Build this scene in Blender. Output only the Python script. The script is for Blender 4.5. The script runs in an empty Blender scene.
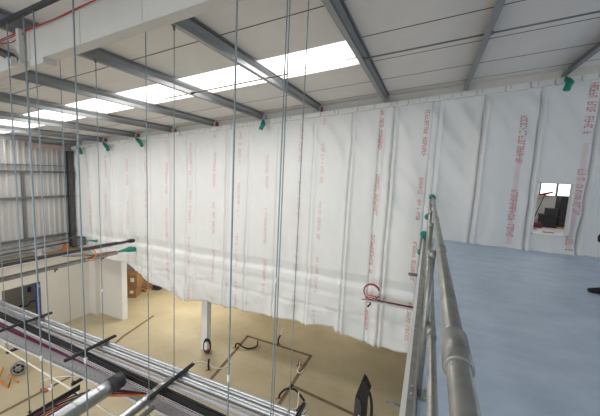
import bpy, math, random
from mathutils import Vector, Matrix, noise
random.seed(7)
SC = bpy.context.scene
COL = SC.collection

# ------------------------------------------------------------------ helpers
class MB:
    def __init__(self): self.v = []; self.f = []; self.smooth = []
    def quad(self, a, b, c, d):
        n = len(self.v); self.v += [tuple(a), tuple(b), tuple(c), tuple(d)]
        self.f.append((n, n+1, n+2, n+3)); self.smooth.append(False)
    def box(self, x0, x1, y0, y1, z0, z1, M=None):
        n = len(self.v)
        P = [(x0,y0,z0),(x1,y0,z0),(x1,y1,z0),(x0,y1,z0),(x0,y0,z1),(x1,y0,z1),(x1,y1,z1),(x0,y1,z1)]
        if M is not None: P = [tuple(M @ Vector(p)) for p in P]
        self.v += P
        for q in ((0,3,2,1),(4,5,6,7),(0,1,5,4),(1,2,6,5),(2,3,7,6),(3,0,4,7)):
            self.f.append(tuple(n+i for i in q)); self.smooth.append(False)
        return self
    def slope_box(self, x0, x1, y0, y1, za, zb):
        """box whose bottom and top follow the roof pitch; za, zb are heights at x = 0"""
        n = len(self.v)
        self.v += [(x0,y0,za+S*x0),(x1,y0,za+S*x1),(x1,y1,za+S*x1),(x0,y1,za+S*x0),
                   (x0,y0,zb+S*x0),(x1,y0,zb+S*x1),(x1,y1,zb+S*x1),(x0,y1,zb+S*x0)]
        for q in ((0,3,2,1),(4,5,6,7),(0,1,5,4),(1,2,6,5),(2,3,7,6),(3,0,4,7)):
            self.f.append(tuple(n+i for i in q)); self.smooth.append(False)
        return self
    def path(self, pts, r, seg=10, closed=False, caps=True):
        pts = [Vector(p) for p in pts]; N = len(pts)
        rr = r if isinstance(r, (list, tuple)) else [r]*N
        base = len(self.v); up = None
        for i, p in enumerate(pts):
            if closed: t = pts[(i+1) % N] - pts[i-1]
            elif i == 0: t = pts[1]-pts[0]
            elif i == N-1: t = pts[-1]-pts[-2]
            else: t = pts[i+1]-pts[i-1]
            if t.length < 1e-9: t = Vector((0,0,1))
            t.normalize()
            if up is None:
                up = Vector((0,0,1)) if abs(t.z) < .9 else Vector((1,0,0))
            a = up - t*up.dot(t)
            if a.length < 1e-6: a = t.orthogonal()
            a.normalize(); up = a; b = t.cross(a)
            for k in range(seg):
                an = 2*math.pi*k/seg
                self.v.append(tuple(p + (a*math.cos(an)+b*math.sin(an))*rr[i]))
        for i in range(N if closed else N-1):
            j = (i+1) % N
            for k in range(seg):
                l = (k+1) % seg
                self.f.append((base+i*seg+k, base+i*seg+l, base+j*seg+l, base+j*seg+k)); self.smooth.append(True)
        if caps and not closed:
            self.f.append(tuple(base+k for k in reversed(range(seg)))); self.smooth.append(False)
            self.f.append(tuple(base+(N-1)*seg+k for k in range(seg))); self.smooth.append(False)
        return self
    def tube(self, p0, p1, r, seg=12): return self.path([p0, p1], r, seg)
    def prism(self, poly, axis, a, b):
        """extrude a 2-D outline along axis ('x','y' or 'z') from a to b"""
        def P(u, w, t): return {'x':(t,u,w),'y':(u,t,w),'z':(u,w,t)}[axis]
        n = len(self.v); m = len(poly)
        self.v += [P(u,w,a) for u,w in poly] + [P(u,w,b) for u,w in poly]
        for i in range(m):
            j = (i+1) % m
            self.f.append((n+i, n+j, n+m+j, n+m+i)); self.smooth.append(False)
        self.f.append(tuple(n+i for i in reversed(range(m)))); self.smooth.append(False)
        self.f.append(tuple(n+m+i for i in range(m))); self.smooth.append(False)
        return self
    def build(self, name, mat, parent=None, fix=True):
        me = bpy.data.meshes.new(name)
        me.from_pydata(self.v, [], self.f)
        me.polygons.foreach_set('use_smooth', self.smooth)
        me.update()
        if fix:
            import bmesh
            bm = bmesh.new(); bm.from_mesh(me); bmesh.ops.recalc_face_normals(bm, faces=bm.faces); bm.to_mesh(me); bm.free()
        me.materials.append(mat)
        o = bpy.data.objects.new(name, me); COL.objects.link(o)
        if parent is not None:
            o.parent = parent
            o.matrix_parent_inverse = Matrix.Translation(parent.location).inverted()
        return o

def tag(o, label, cat, group=None, kind=None):
    o['label'] = label; o['category'] = cat
    if group: o['group'] = group
    if kind: o['kind'] = kind
    return o
def struct(o, label=None):
    o['kind'] = 'structure'
    if label: o['label'] = label
    return o
def thing(name, label, cat, loc=(0,0,0), group=None):
    o = bpy.data.objects.new(name, None); COL.objects.link(o); o.location = loc; o.empty_display_size = .1
    return tag(o, label, cat, group)

def mat(name, col, rough=.6, metal=0., var=.0, scale=4., bump=0., bscale=20., stretch=None, col2=None, spec=.5):
    m = bpy.data.materials.new(name); m.use_nodes = True
    nt = m.node_tree; N = nt.nodes; L = nt.links
    b = N['Principled BSDF']
    b.inputs['Base Color'].default_value = (*col, 1); b.inputs['Roughness'].default_value = rough
    b.inputs['Metallic'].default_value = metal; b.inputs['Specular IOR Level'].default_value = spec
    tc = N.new('ShaderNodeTexCoord'); src = tc.outputs['Object']
    if stretch:
        mp = N.new('ShaderNodeMapping'); mp.inputs['Scale'].default_value = stretch
        L.new(src, mp.inputs['Vector']); src = mp.outputs['Vector']
    if var or col2:
        t = N.new('ShaderNodeTexNoise'); t.inputs['Scale'].default_value = scale; t.inputs['Detail'].default_value = 6; t.inputs['Roughness'].default_value = .62
        L.new(src, t.inputs['Vector'])
        r = N.new('ShaderNodeValToRGB'); r.color_ramp.elements[0].position = .3; r.color_ramp.elements[1].position = .7
        c2 = col2 or tuple(min(1, c*(1+var)) for c in col)
        c1 = col if col2 else tuple(c*(1-var) for c in col)
        r.color_ramp.elements[0].color = (*c1, 1); r.color_ramp.elements[1].color = (*c2, 1)
        L.new(t.outputs['Fac'], r.inputs['Fac']); L.new(r.outputs['Color'], b.inputs['Base Color'])
    if bump:
        t = N.new('ShaderNodeTexNoise'); t.inputs['Scale'].default_value = bscale; t.inputs['Detail'].default_value = 4
        L.new(src, t.inputs['Vector'])
        bp = N.new('ShaderNodeBump'); bp.inputs['Strength'].default_value = bump; bp.inputs['Distance'].default_value = .02
        L.new(t.outputs['Fac'], bp.inputs['Height']); L.new(bp.outputs['Normal'], b.inputs['Normal'])
    return m
def emit(name, col, st):
    m = bpy.data.materials.new(name); m.use_nodes = True; nt = m.node_tree
    nt.nodes.remove(nt.nodes['Principled BSDF'])
    e = nt.nodes.new('ShaderNodeEmission'); e.inputs['Color'].default_value = (*col, 1); e.inputs['Strength'].default_value = st
    nt.links.new(e.outputs[0], nt.nodes['Material Output'].inputs[0]); return m

M = dict(
    liner=mat('liner', (.74,.71,.69), .55, var=.04, scale=1.5),
    dark_gap=mat('dark_gap', (.10,.08,.07), .9),
    cream=mat('cream', (.70,.67,.62), .7, var=.03),
    casing=mat('casing', (.60,.575,.54), .65, var=.03),
    sheet=mat('sheet', (.82,.82,.81), .5, var=.02, scale=1.2, bump=.25, bscale=3.),
    hem=mat('hem', (.80,.79,.76), .5, var=.05, scale=6, bump=.25, bscale=14),
    redprint=mat('redprint', (.68,.33,.32), .6),
    pinkprint=mat('pinkprint', (.78,.55,.53), .6),
    inkband=mat('inkband', (.80,.68,.68), .6),
    sagrod=mat('sagrod', (.05,.018,.014), .6),
    steel=mat('steel', (.25,.265,.275), .42, metal=.55, var=.12, scale=7, stretch=(1,.15,1)),
    steel_light=mat('steel_light', (.60,.60,.58), .5, metal=.4, var=.08),
    galv=mat('galv', (.46,.48,.50), .37, metal=.95, var=.10, scale=6),
    galv_dull=mat('galv_dull', (.34,.34,.32), .38, metal=.75, var=.22, scale=9, bump=.06, bscale=40),
    rod=mat('rod', (.30,.37,.42), .45, metal=.25, var=.1, scale=30),
    white_metal=mat('white_metal', (.80,.80,.80), .4),
    black=mat('black', (.018,.018,.02), .55, var=.3, scale=20),
    black_cable=mat('black_cable', (.008,.008,.009), .65),
    darkbar=mat('darkbar', (.055,.06,.065), .5, metal=.5),
    tray=mat('tray', (.62,.62,.66), .45, metal=.2, var=.08, scale=8),
    red_cable=mat('red_cable', (.36,.02,.02), .5),
    maroon=mat('maroon', (.14,.015,.035), .5),
    purple=mat('purple', (.13,.05,.16), .5),
    orange=mat('orange', (.72,.22,.03), .5),
    redox=mat('redox', (.42,.12,.09), .7, var=.15),
    green=mat('green', (.015,.25,.19), .6, var=.25, scale=20),
    pink=mat('pink', (.56,.42,.39), .8),
    clad=mat('clad', (.52,.51,.50), .45, metal=.1, var=.05, scale=2, stretch=(1,1,.3)),
    girt=mat('girt', (.20,.21,.215), .5, metal=.6, var=.1),
    darkpost=mat('darkpost', (.085,.085,.088), .6, metal=.3, var=.2),
    timber=mat('timber', (.45,.24,.09), .75, var=.2, scale=6, stretch=(1,.2,3)),
    plaster=mat('plaster', (.72,.69,.63), .8, var=.03, scale=2),
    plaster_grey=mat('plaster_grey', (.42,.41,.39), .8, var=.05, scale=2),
    blue=mat('blue', (.03,.06,.26), .6),
    screed=mat('screed', (.39,.325,.205), .62, col2=(.54,.465,.315), scale=.55, bump=.08, bscale=6),
    chase=mat('chase', (.19,.13,.085), .9, var=.3, scale=4),
    mezz=mat('mezz', (.42,.52,.66), .46, col2=(.57,.68,.82), scale=2.2, bump=.12, bscale=9, stretch=(.8,1.3,1)),
    card=mat('card', (.33,.19,.09), .85, var=.12, scale=5),
    paper=mat('paper', (.85,.84,.8), .8),
    white_cable=mat('white_cable', (.8,.78,.72), .5),
    skin=mat('skin', (.55,.33,.24), .55, var=.06),
    trouser=mat('trouser', (.02,.022,.03), .85, var=.3, scale=12),
    jacket=mat('jacket', (.06,.07,.09), .85, var=.2, scale=12),
    shoe=mat('shoe', (.008,.008,.009), .55),
    hair=mat('hair', (.035,.022,.014), .7),
    pinkfloor=mat('pinkfloor', (.62,.58,.60), .6, var=.06, scale=1.5),
    skylight=emit('skylight', (1.0,.98,.95), 2.6),
    daylight=emit('daylight', (.86,.95,1.0), 3.2),
)

# ------------------------------------------------------------------ the frame of the building
S = .0995                    # roof pitch, falling towards -X
PB = 3.74                    # underside of the purlins at x = 0
CE = 3.94                    # ceiling liner at x = 0
XK = -15.1
XL, XR, YB, YC, YF = -14.7, 8.0, -8.0, 8.93, 19.0
ZF = -5.65                   # ground floor (mezzanine floor is z = 0)
PX = [2.55-1.92*k for k in range(9)]+[-14.52]

# ground floor
b = MB(); b.box(XL-3.2, XR, YB, YF, ZF-.2, ZF)
struct(b.build('floor', M['screed']), 'tan sand-coloured screed floor of the lower storey')
# mezzanine floor slab; it runs on through to the room behind the curtain
b = MB(); b.box(.03, XR, YB, YF, -.45, 0)
struct(b.build('floor', M['mezz']), 'blue-grey concrete floor of the mezzanine')
b = MB(); b.box(-.05, -.012, YB, YC-.12, -.30, -.01)
struct(b.build('trim_1', M['white_metal']), 'white board along the open edge of the mezzanine')
b = MB(); b.box(-.012, .035, YB, YC-.1, -.36, .02); b.box(.035, .06, YB, YC-.1, .0, .012)
struct(b.build('trim_2', M['galv_dull']), 'grey steel edge channel of the mezzanine')

# floor chases (cut and filled lines in the screed)
b = MB()
def chase(x0, y0, x1, y1, w=.12):
    d = Vector((x1-x0, y1-y0, 0)); n = Vector((-d.y, d.x, 0)).normalized()*w/2
    p, q = Vector((x0,y0,ZF+.004)), Vector((x1,y1,ZF+.004))
    b.quad(p-n, q-n, q+n, p+n)
for c in ((-10.7,4.1,-10.6,6.4), (-10.6,6.4,-11.35,8.5), (-11.35,8.5,-11.75,10.4), (-6.3,7.6,-6.75,10.95), (-6.8,10.93,-3.75,10.85),
          (-3.75,10.9,-3.72,7.6), (-3.75,8.95,-.5,8.5)): chase(*c)
struct(b.build('trim_3', M['chase'], fix=False), 'dark filled cable chases in the tan floor')

# ceiling: liner boards ~1.05 m wide with open joints, skylight bay left open
b = MB(); edges = [-8.0,-6.93,-5.87,-4.81,-3.75,-2.3,-1.25,-.18,.88,1.94,3.0,4.05,5.17,6.28,7.47,8.55,9.02]
for y0, y1 in zip(edges, edges[1:]):
    x0 = XK-.1
    if abs(y0-5.17) < .01 or abs(y0+3.75) < .01: x0 = -1.42
    b.slope_box(x0, XR, y0+.006, y1-.006, CE, CE+.05)
    if y0 == 3.0:
        for k in range(12):                                        # ribbed liner over the far bay
            b.slope_box(XL, -7.2, 3.05+k*.085, 3.08+k*.085, CE-.012, CE+.001)
struct(b.build('ceiling', M['liner']), 'warm grey insulated roof liner boards')
b = MB(); b.slope_box(XK-.1, XR, -3.75-4.3, -3.75, CE+.06, CE+.12)
for y0, y1 in ((-2.3, 5.17), (6.28, 9.1)): b.slope_box(XK-.1, XR, y0, y1, CE+.06, CE+.12)
for y0, y1 in ((-3.75, -2.3), (5.17, 6.28)): b.slope_box(-1.42, XR, y0, y1, CE+.06, CE+.12)
struct(b.build('ceiling', M['dark_gap']), 'dark roof deck seen in the joints')
b = MB()
for y in edges[1:-1]:
    if abs(y-6.28) < .01 or abs(y-5.17) < .01: b.slope_box(-1.42, XR, y-.009, y+.009, CE-.004, CE+.01)
    else: b.slope_box(XK, XR, y-.009, y+.009, CE-.004, CE+.01)
struct(b.build('trim_9', M['dark_gap']), 'dark joint strips between the roof liner boards')
# rooflight panes between the purlins; second strip unseen, added to brighten the hall
n = 1
for y0, y1 in ((5.17, 6.28), (-3.75, -2.3)):
    xs = [-1.42]+[x for x in PX if x < -1.5 and x > -14]+[XK-.1]
    for a, c in zip(xs[1:], xs):
        b = MB(); b.slope_box(a, c, y0, y1, CE+.05, CE+.07)
        struct(b.build('window_%d' % n, M['skylight'])); n += 1
# thin bright flashing line between main strip and its lower margin
b = MB()
for a, c in zip(PX[2:], PX[3:]):
    b.slope_box(c+.03, a-.03, 6.02, 6.035, CE+.02, CE+.05)
struct(b.build('trim_4', M['pink'], fix=True), 'thin joint bar across the rooflight panes')

# back wall band above the curtain, wall behind it, slab of the unit behind
b = MB(); b.slope_box(XK, XR, 9.0, 9.12, PB-.055, CE+.02)
struct(b.build('wall_back', M['cream']), 'cream band between curtain top and roof liner')
b = MB(); b.box(XK, .03, 9.2, 9.3, -1.35, 1.6)  # unseen, added to stop sky light leaking in behind the curtain
b.v = [(x, y, z if z < -1 else PB+S*x-.0) for x, y, z in b.v]
struct(b.build('wall_back', M['cream']), 'unseen upper wall added behind the curtain against light leaks')
b = MB(); b.box(XL-3, .03, 9.1, YF, -2.0, -1.35)
struct(b.build('ceiling', M['plaster']), 'slab edge and soffit of the unit behind the curtain')
b = MB(); b.box(XL-3, XR, YF, YF+.15, ZF, 4.6)
struct(b.build('wall_far', M['plaster']), 'far wall of the unit behind')
b = MB(); b.box(4.2, 4.35, 9.1, YF, ZF, -.45)
struct(b.build('wall_inner', M['plaster']), 'wall under the mezzanine behind the curtain')
b = MB(); b.box(XR, XR+.15, YB, YF, ZF, -.0); b.box(XR, XR+.15, YB, YF, 0, .9); b.box(XR, XR+.15, YB, YF, 2.5, 4.9)
for y in (-8, -4.5, -1, 2.5, 6, 9): b.box(XR, XR+.15, y, y+.5, .9, 2.5)
b.box(XR, XR+.15, 9.4, YF, .9, 2.5)
struct(b.build('wall_right', M['plaster']), 'window wall out of view at right')

b = MB(); b.box(.3, XR, -6.1, -6.0, 0, .9); b.box(.3, XR, -6.1, -6.0, 2.0, 4.9)  # unseen wall, added to cut the light on the right-hand ceiling
for x in (.3, 2.8, 5.4, 7.8): b.box(x, x+.2, -6.1, -6.0, .9, 2.0)
struct(b.build('wall_behind_added', M['plaster']), 'unseen window wall added behind the viewer to dim the ceiling')
# left gable wall: trapezoidal cladding above, plastered wall below
prof = []; y = YB
while y < 9.0:
    prof += [(y,0),(y+.10,0),(y+.125,.035),(y+.175,.035),(y+.20,0)]; y += .2
b = MB()
for (ya, da), (yb, db) in zip(prof, prof[1:]):
    b.quad((XK+da, ya, -2.35), (XK+db, yb, -2.35), (XK+db, yb, 2.52), (XK+da, ya, 2.52))
struct(b.build('wall_left', M['clad'], fix=False), 'pale grey corrugated wall cladding')
b = MB(); b.box(XK-.12, XK-.02, YB, 9.1, -2.4, 2.55); b.box(XK, XL-.15, YB, 9.1, -2.45, -2.35)
struct(b.build('wall_left', M['clad']), 'outer skin behind the corrugated cladding')
b = MB(); b.box(XL-.15, XL+.12, YB, 5.95, ZF, -2.43); b.box(XL-.15, XL+.12, 7.18, 9.62, ZF, -2.43); b.box(XL-.15, XL+.12, 5.95, 7.18, -3.43, -2.43)
struct(b.build('wall_left', M['plaster']), 'off-white lower wall with a doorway')
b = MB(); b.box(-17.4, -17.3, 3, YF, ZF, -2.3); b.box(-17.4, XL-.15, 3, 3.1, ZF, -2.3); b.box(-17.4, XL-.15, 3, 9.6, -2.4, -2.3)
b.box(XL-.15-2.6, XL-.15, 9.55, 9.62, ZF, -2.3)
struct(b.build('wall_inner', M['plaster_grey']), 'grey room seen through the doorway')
b = MB(); b.box(XL-.16, XL+.14, 7.14, 7.19, ZF, -3.43)
struct(b.build('door_1', M['blue']), 'blue jamb at the right of the doorway')
b = MB(); b.box(XL-.02, XL+.30, YB, 8.75, -2.43, -2.30)
struct(b.build('trim_5', M['timber']), 'brown timber plate on top of the lower wall')
# partition behind the curtain, ending at a wide opening
b = MB(); b.box(XL+.12, -12.62, 9.42, 9.62, ZF, -2.0)
struct(b.build('wall_partition', M['plaster']), 'white partition below the curtain corner')
b = MB(); b.box(XL+.12, XL+.55, 9.2, 9.42, ZF, -2.0)
struct(b.build('wall_partition', M['plaster']), 'white pier in the corner beside the partition')
b = MB(); b.box(-12.62, -12.59, 9.39, 9.65, ZF, -2.0)
struct(b.build('trim_6', M['white_metal']), 'white end trim of the partition')

# girts on the cladding (each a rail of its own) and the dark post
for z, h, lab in ((1.37,.03,'thin upper steel wall rail on the corrugated cladding'), (1.10,.08,'thick steel wall rail just below the thin upper one'),
                  (.03,.09,'middle steel wall rail across the corrugated cladding'), (-1.68,.09,'lowest steel wall rail above the timber plate')):
    g = MB(); g.box(XK+.04, XK+.14, YB, 8.78, z-h/2, z+h/2); g.box(XK+.14, XK+.15, YB, 8.78, z-h/2, z-h/2+.01); g.box(XK+.14, XK+.15, YB, 8.78, z+h/2-.01, z+h/2)
    tag(g.build('wall_rail', M['girt']), lab, 'rail', 'steel rails on the gable cladding')
t = thing('steel_post', 'dark steel corner post between corrugated wall and curtain', 'post', (XK+.28, 8.7, -2.3))
g = MB(); g.box(XK+.16, XK+.18, 8.58, 8.76, -2.3, 2.05); g.box(XK+.33, XK+.35, 8.58, 8.76, -2.3, 2.05); g.box(XK+.18, XK+.33, 8.66, 8.685, -2.3, 2.05); g.build('column', M['darkpost'], t)
for z in (2.0, 1.1, .05):
    g = MB(); g.box(XK+.355, XK+.42, 8.6, 8.76, z-.05, z+.03); g.build('bracket', M['darkpost'], t)
g = MB(); g.box(XK+.05, XK+.13, 6.95, 7.03, -1.63, 1.06)
tag(g.build('wall_stud', M['girt']), 'thin vertical steel stud between two wall rails', 'stud')
g = MB(); g.box(XK+.05, XK+.2, 7.25, 8.56, 2.06, 2.27)
tag(g.build('insulation_board', M['pink']), 'pinkish insulation strip at the top of the cladding', 'insulation')
# things lying on the ledge above the timber
t = thing('ledge_duct', 'grey metal box section lying along the timber ledge', 'duct', (XL+.2, 6.5, -2.28))
g = MB(); g.box(XL+.06, XL+.26, 3, 7.05, -2.26, -2.12); g.build('body', M['galv_dull'], t)
g = MB(); g.box(XL+.05, XL+.27, 7.02, 7.25, -2.3, -1.8); g.build('end_box', M['tray'], t)
for k, (z, x) in enumerate(((-1.82, .30), (-1.98, .34))):
    g = MB(); g.path([(XL+x, 3.5, z-.03), (XL+x, 5.5, z), (XL+x+.02, 7.2, z+.03), (XL+x, 8.7, z+.05)], .035, 8)
    tag(g.build('ledge_pipe', M['darkpost' if k else 'girt']), ('upper dark pipe running along the ledge of the gable wall', 'lower black pipe running along the ledge of the gable wall')[k], 'pipe', 'pipes along the gable ledge')
g = MB(); g.prism([(8.1,-2.3),(8.28,-2.3),(8.2,-2.0),(8.12,-1.98)], 'x', XL+.1, XL+.2)
tag(g.build('orange_wedge', M['orange']), 'small orange wedge standing on the timber ledge', 'wedge')
t = thing('junction_box', 'dark grey box at the end of the ledge beside the corner post', 'box', (XL+.5, 8.6, -2.1))
g = MB(); g.box(XL+.36, XL+.66, 8.35, 8.75, -2.1, -1.75); g.build('body', M['darkpost'], t)
g = MB(); g.box(XL+.66, XL+.675, 8.38, 8.72, -2.07, -1.78); g.build('lid', M['girt'], t)
g = MB(); g.path([(XL+.6, 8.7, -1.92), (-13.9, 8.75, -1.9), (-13.35, 8.78, -1.85)], [.02,.02,.055], 8)
tag(g.build('green_sleeve', M['green']), 'thin green wrapped stub poking from the curtain corner', 'sleeve')

# ------------------------------------------------------------------ purlins
names = ['purlin at the top right corner with a green wrap at its end', 'purlin second from the right, meeting the curtain right of the guard rail', 'purlin third from the right, bounding the right end of the rooflights',
         'purlin fourth from the right, crossing the rooflights with no green wrap', 'purlin fifth from the right, ending at a lone green wrap', 'purlin sixth from the right, ending at a red cleat',
         'purlin seventh from the right, ending at a small red cleat', 'purlin third from the gable wall, ending at a green wrap', 'purlin second from the gable wall, ending at a green wrap', 'purlin nearest the corrugated gable wall']
for k, x in enumerate(PX):
    z0, z1 = PB+S*x, CE+S*x-.004
    t = thing('roof_purlin', 'galvanised roof '+names[k], 'purlin', (x, 8.8, z0), 'roof purlins')
    g = MB(); w = .07; s = .004
    ye = 8.78
    g.prism([(x-w,z0),(x+.018,z0),(x+.018,z0+.006),(x+s,z0+.006),(x+s,z0+.085),(x+.045,z1-.045),(x+.045,z1-s),(x+w,z1-s),(x+w,z1-.025),(x+w+s,z1-.025),(x+w+s,z1),(x+.045-2*s,z1),(x+.045-2*s,z1-.043),(x-s,z0+.087),(x-s,z0+s),(x-w+s,z0+s),(x-w+s,z0+.022),(x-w,z0+.022)], 'y', YB, ye)
    g.build('section', M['steel'], t)
    g = MB(); g.box(x-.05, x+.05, ye, ye+.014, z0+.005, z1-.03); g.build('end_plate', M['steel_light'], t)
    g = MB(); g.box(x+.04, x+.06, ye+.06, 8.97, z0+.02, z1-.04); g.box(x-.02, x+.035, ye+.014, 8.97, z0+.03, z0+.05); g.build('cleat', M['redox'] if k in (3,5,6,7,8) else M['steel_light'], t)
for x, p in ((PX[0], 'under the rightmost purlin end'), (PX[4], 'at the purlin end above the middle of the curtain'), (PX[7], 'at the third purlin end from the gable corner'), (PX[8], 'at the second purlin end from the gable corner'), (PX[9], 'in the gable corner itself')):
    z = PB+S*x; g = MB()
    dx = .62 if x < -10 else (-.03 if x > 0 else .1)
    dy = -.14 if x < -10 else -.20
    g.path([(x+.03, 8.80, z-.01), (x+.05+dx*.25, 8.78+dy*.3, z-.09), (x+.08+dx*.5, 8.76+dy*.6, z-.17), (x+.04+dx*.85, 8.74+dy*.9, z-.27), (x+.02+dx, 8.72+dy, z-.34), (x+.02+dx, 8.72+dy, z-.36)], [.02,.06,.075,.062,.07,.03], 10)
    tag(g.build('green_wrap', M['green']), 'green plastic wrap hanging '+p, 'wrap', 'green wraps at the purlin ends')
# sag rods between purlins
for (a, c), lab in zip(((PX[4], PX[2]), (PX[2], PX[1]), (PX[1], PX[0])), ('red-brown sag rod crossing below the bright rooflight', 'dark sag rod on the ceiling above the guard rail', 'dark sag rod near the top right of the ceiling')):
    g = MB(); ext = .75 if a == PX[4] else .03
    y = 5.62
    if a == PX[4]: xa, xc = a-.8, c-1.44
    else: xa, xc = a, c
    g.path([(xa, y, PB+S*xa+.03), (xc, y, PB+S*xc+.03)], .014, 8)
    g.path([(a-.02, y, PB+S*a+.03), (a+.06, y, PB+S*(a+.06)+.03)], .028, 8)
    tag(g.build('sag_rod', M['sagrod'] if a == PX[4] else M['girt']), lab, 'rod', 'sag rods between purlins')

# ------------------------------------------------------------------ the boxed rafter and what clings to it
BY = 2.44
t = thing('boxed_rafter', 'white boxed-in roof beam crossing the top left corner', 'beam', (-4, BY, 3.0))
g = MB(); g.slope_box(XL, 3.0, BY, BY+.15, PB-.395, PB-.002); g.build('casing', M['casing'], t)
g = MB(); g.slope_box(-4.90, -4.62, BY-.004, BY+.155, PB-.46, PB-.395); g.build('collar', M['casing'], t)
for x in (-4.9, -3.9, -2.9, -1.9):
    g = MB(); g.slope_box(x, x+.012, BY-.006, BY, PB-.38, PB-.02); g.build('joint_cover', M['casing'], t)
g = MB(); g.slope_box(-4.93, -4.90, BY-.008, BY, PB-.3, PB-.02)
g.build('screw_plate', M['casing'], t)
t = thing('beam_strut', 'white upright strut in front of the beam at top left', 'strut', (-5.0, 2.36, 2.85))
g = MB(); g.box(-5.03, -4.97, 2.36, 2.42, 2.84, 3.24); g.box(-5.06, -4.95, 2.35, 2.43, 2.81, 2.85); g.build('post', M['casing'], t)
t = thing('knee_brace', 'dark diagonal brace at the left edge below the beam', 'brace', (-5.05, 2.30, 2.84))
g = MB(); g.path([(-5.0, 2.31, 2.87), (-5.75, 2.31, 3.12)], .05, 4); g.build('bar', M['darkpost'], t)
g = MB(); g.box(-5.1, -4.99, 2.28, 2.34, 2.78, 2.88); g.build('foot_plate', M['steel_light'], t)
# red cable along the beam
g = MB(); pts = []
for i in range(40):
    x = -7.5+i*.2
    pts.append((x, BY-.02, PB+S*x+.0-.012+.012*math.sin(i*.7)))
g.path(pts, .0075, 7); g.path([(p[0], p[1]-.012, p[2]-.02+.015*math.sin(i*.45)) for i, p in enumerate(pts[:26])], .006, 7)
tag(g.build('red_cable', M['red_cable']), 'red cables run along the top of the white boxed beam', 'cable')
g = MB(); g.path([(-4.93,BY-.03,3.2),(-5.15,BY-.06,3.10),(-5.5,BY-.05,3.12),(-6.2,BY-.05,3.14)], .0065, 7)
tag(g.build('red_cable', M['red_cable']), 'slack red cable looping off the beam at far left', 'cable')
# support channel with rods
t = thing('support_channel', 'dark slotted channel above the beam at top left', 'channel', (-4.4, 1.99, 3.0))
g = MB()
zc = lambda x: 3.36+.0995*x
n0 = len(g.v); g.slope_box(-5.6, -3.0, 1.97, 2.01, 3.545-.04, 3.545); g.build('bar', M['darkbar'], t)
for x in (-5.13, -3.21):
    g = MB(); g.tube((x, 1.99, 3.545+S*x), (x, 1.99, PB+S*x+.02), .006, 8); g.build('hanger', M['rod'], t)

# ------------------------------------------------------------------ threaded rods
ZU, ZL = -1.55, -1.95
ZB = -1.52                     # upper support bars
RODS = [ # x, y, top, bottom, radius, label, coupler heights
 (PX[2], 1.83, None, ZU-.02, .0065, 'thick threaded rod with white coupler in front of the curtain middle', (-.0,)),
 (PX[2], 2.58, None, ZU-.04, .0065, 'threaded rod of a close pair, the left one, right of the thick rod', (.55,)),
 (PX[2]+.016, 2.60, None, ZU-.04, .0055, 'threaded rod of a close pair, the right one, right of the thick rod', ()),
 (PX[2], 3.06, None, ZU-.04, .0055, 'rightmost long threaded rod, crossing the curtain alone', ()),
 (PX[3], 1.96, None, ZU-.3, .0075, 'heavy threaded rod just right of the beam collar', (-.5,)),
 (PX[3]-.03, 2.78, None, ZL-.04, .0055, 'threaded rod dropping behind the beam to the pipes junction', ()),
 (PX[3]-.03, 3.22, None, ZU-.03, .0055, 'threaded rod hung by a clip from the fourth purlin from the right', (.2,)),
 (PX[4]+.07, 2.88, None, ZL-.04, .0055, 'threaded rod from beam collar to grey tray support', ()),
 (PX[4]+.07, 3.40, None, ZU-.03, .006, 'threaded rod hung by a clip from the fifth purlin, beside the boxed beam', (-.6,)),
 (PX[5]+.07, 2.88, None, ZL-.04, .0055, 'leftmost threaded rod, down to the grey tray', ()),
 (PX[5]+.07, 3.42, None, ZU-.03, .005, 'faint short-ended threaded rod in front of the doorway', (-.9,)),
 (-4.40, 1.99, 3.545-.438, -1.60, .0065, 'threaded rod with black foot, first on the dark channel', ()),
 (-4.08, 1.99, 3.545-.406, -1.80, .0085, 'stout threaded rod, second on the dark channel', (-.75,)),
 (-3.90, 1.99, 3.545-.388, -1.80, .0060, 'threaded rod, third on the dark channel', (-1.05,)),
]
for x, y, zt, zb, r, lab, cps in RODS:
    if zt is None: zt = PB+S*x-.03
    t = thing('threaded_rod', lab, 'rod', (x, y, zb), 'hanging threaded rods')
    g = MB(); g.tube((x, y, zb), (x, y, zt), r, 8); g.build('shank', M['rod'], t)
    for c in cps:
        g = MB(); g.path([(x, y, c-.03), (x, y, c+.03)], r*1.9, 6); g.build('coupler', M['white_metal'], t)
    g = MB(); g.path([(x, y, zb+.012), (x, y, zb+.03)], r*2.2, 6); g.box(x-.016, x+.016, y-.016, y+.016, zb+.03, zb+.034); g.build('nut', M['darkbar'], t)
    if zt > PB+S*x-.1:
        g = MB(); g.box(x-.009, x+.009, y-.012, y+.012, zt-.03, zt+.024); g.box(x-.03, x+.012, y-.014, y+.014, zt+.020, zt+.027); g.build('purlin_clip', M['girt'], t)

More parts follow.
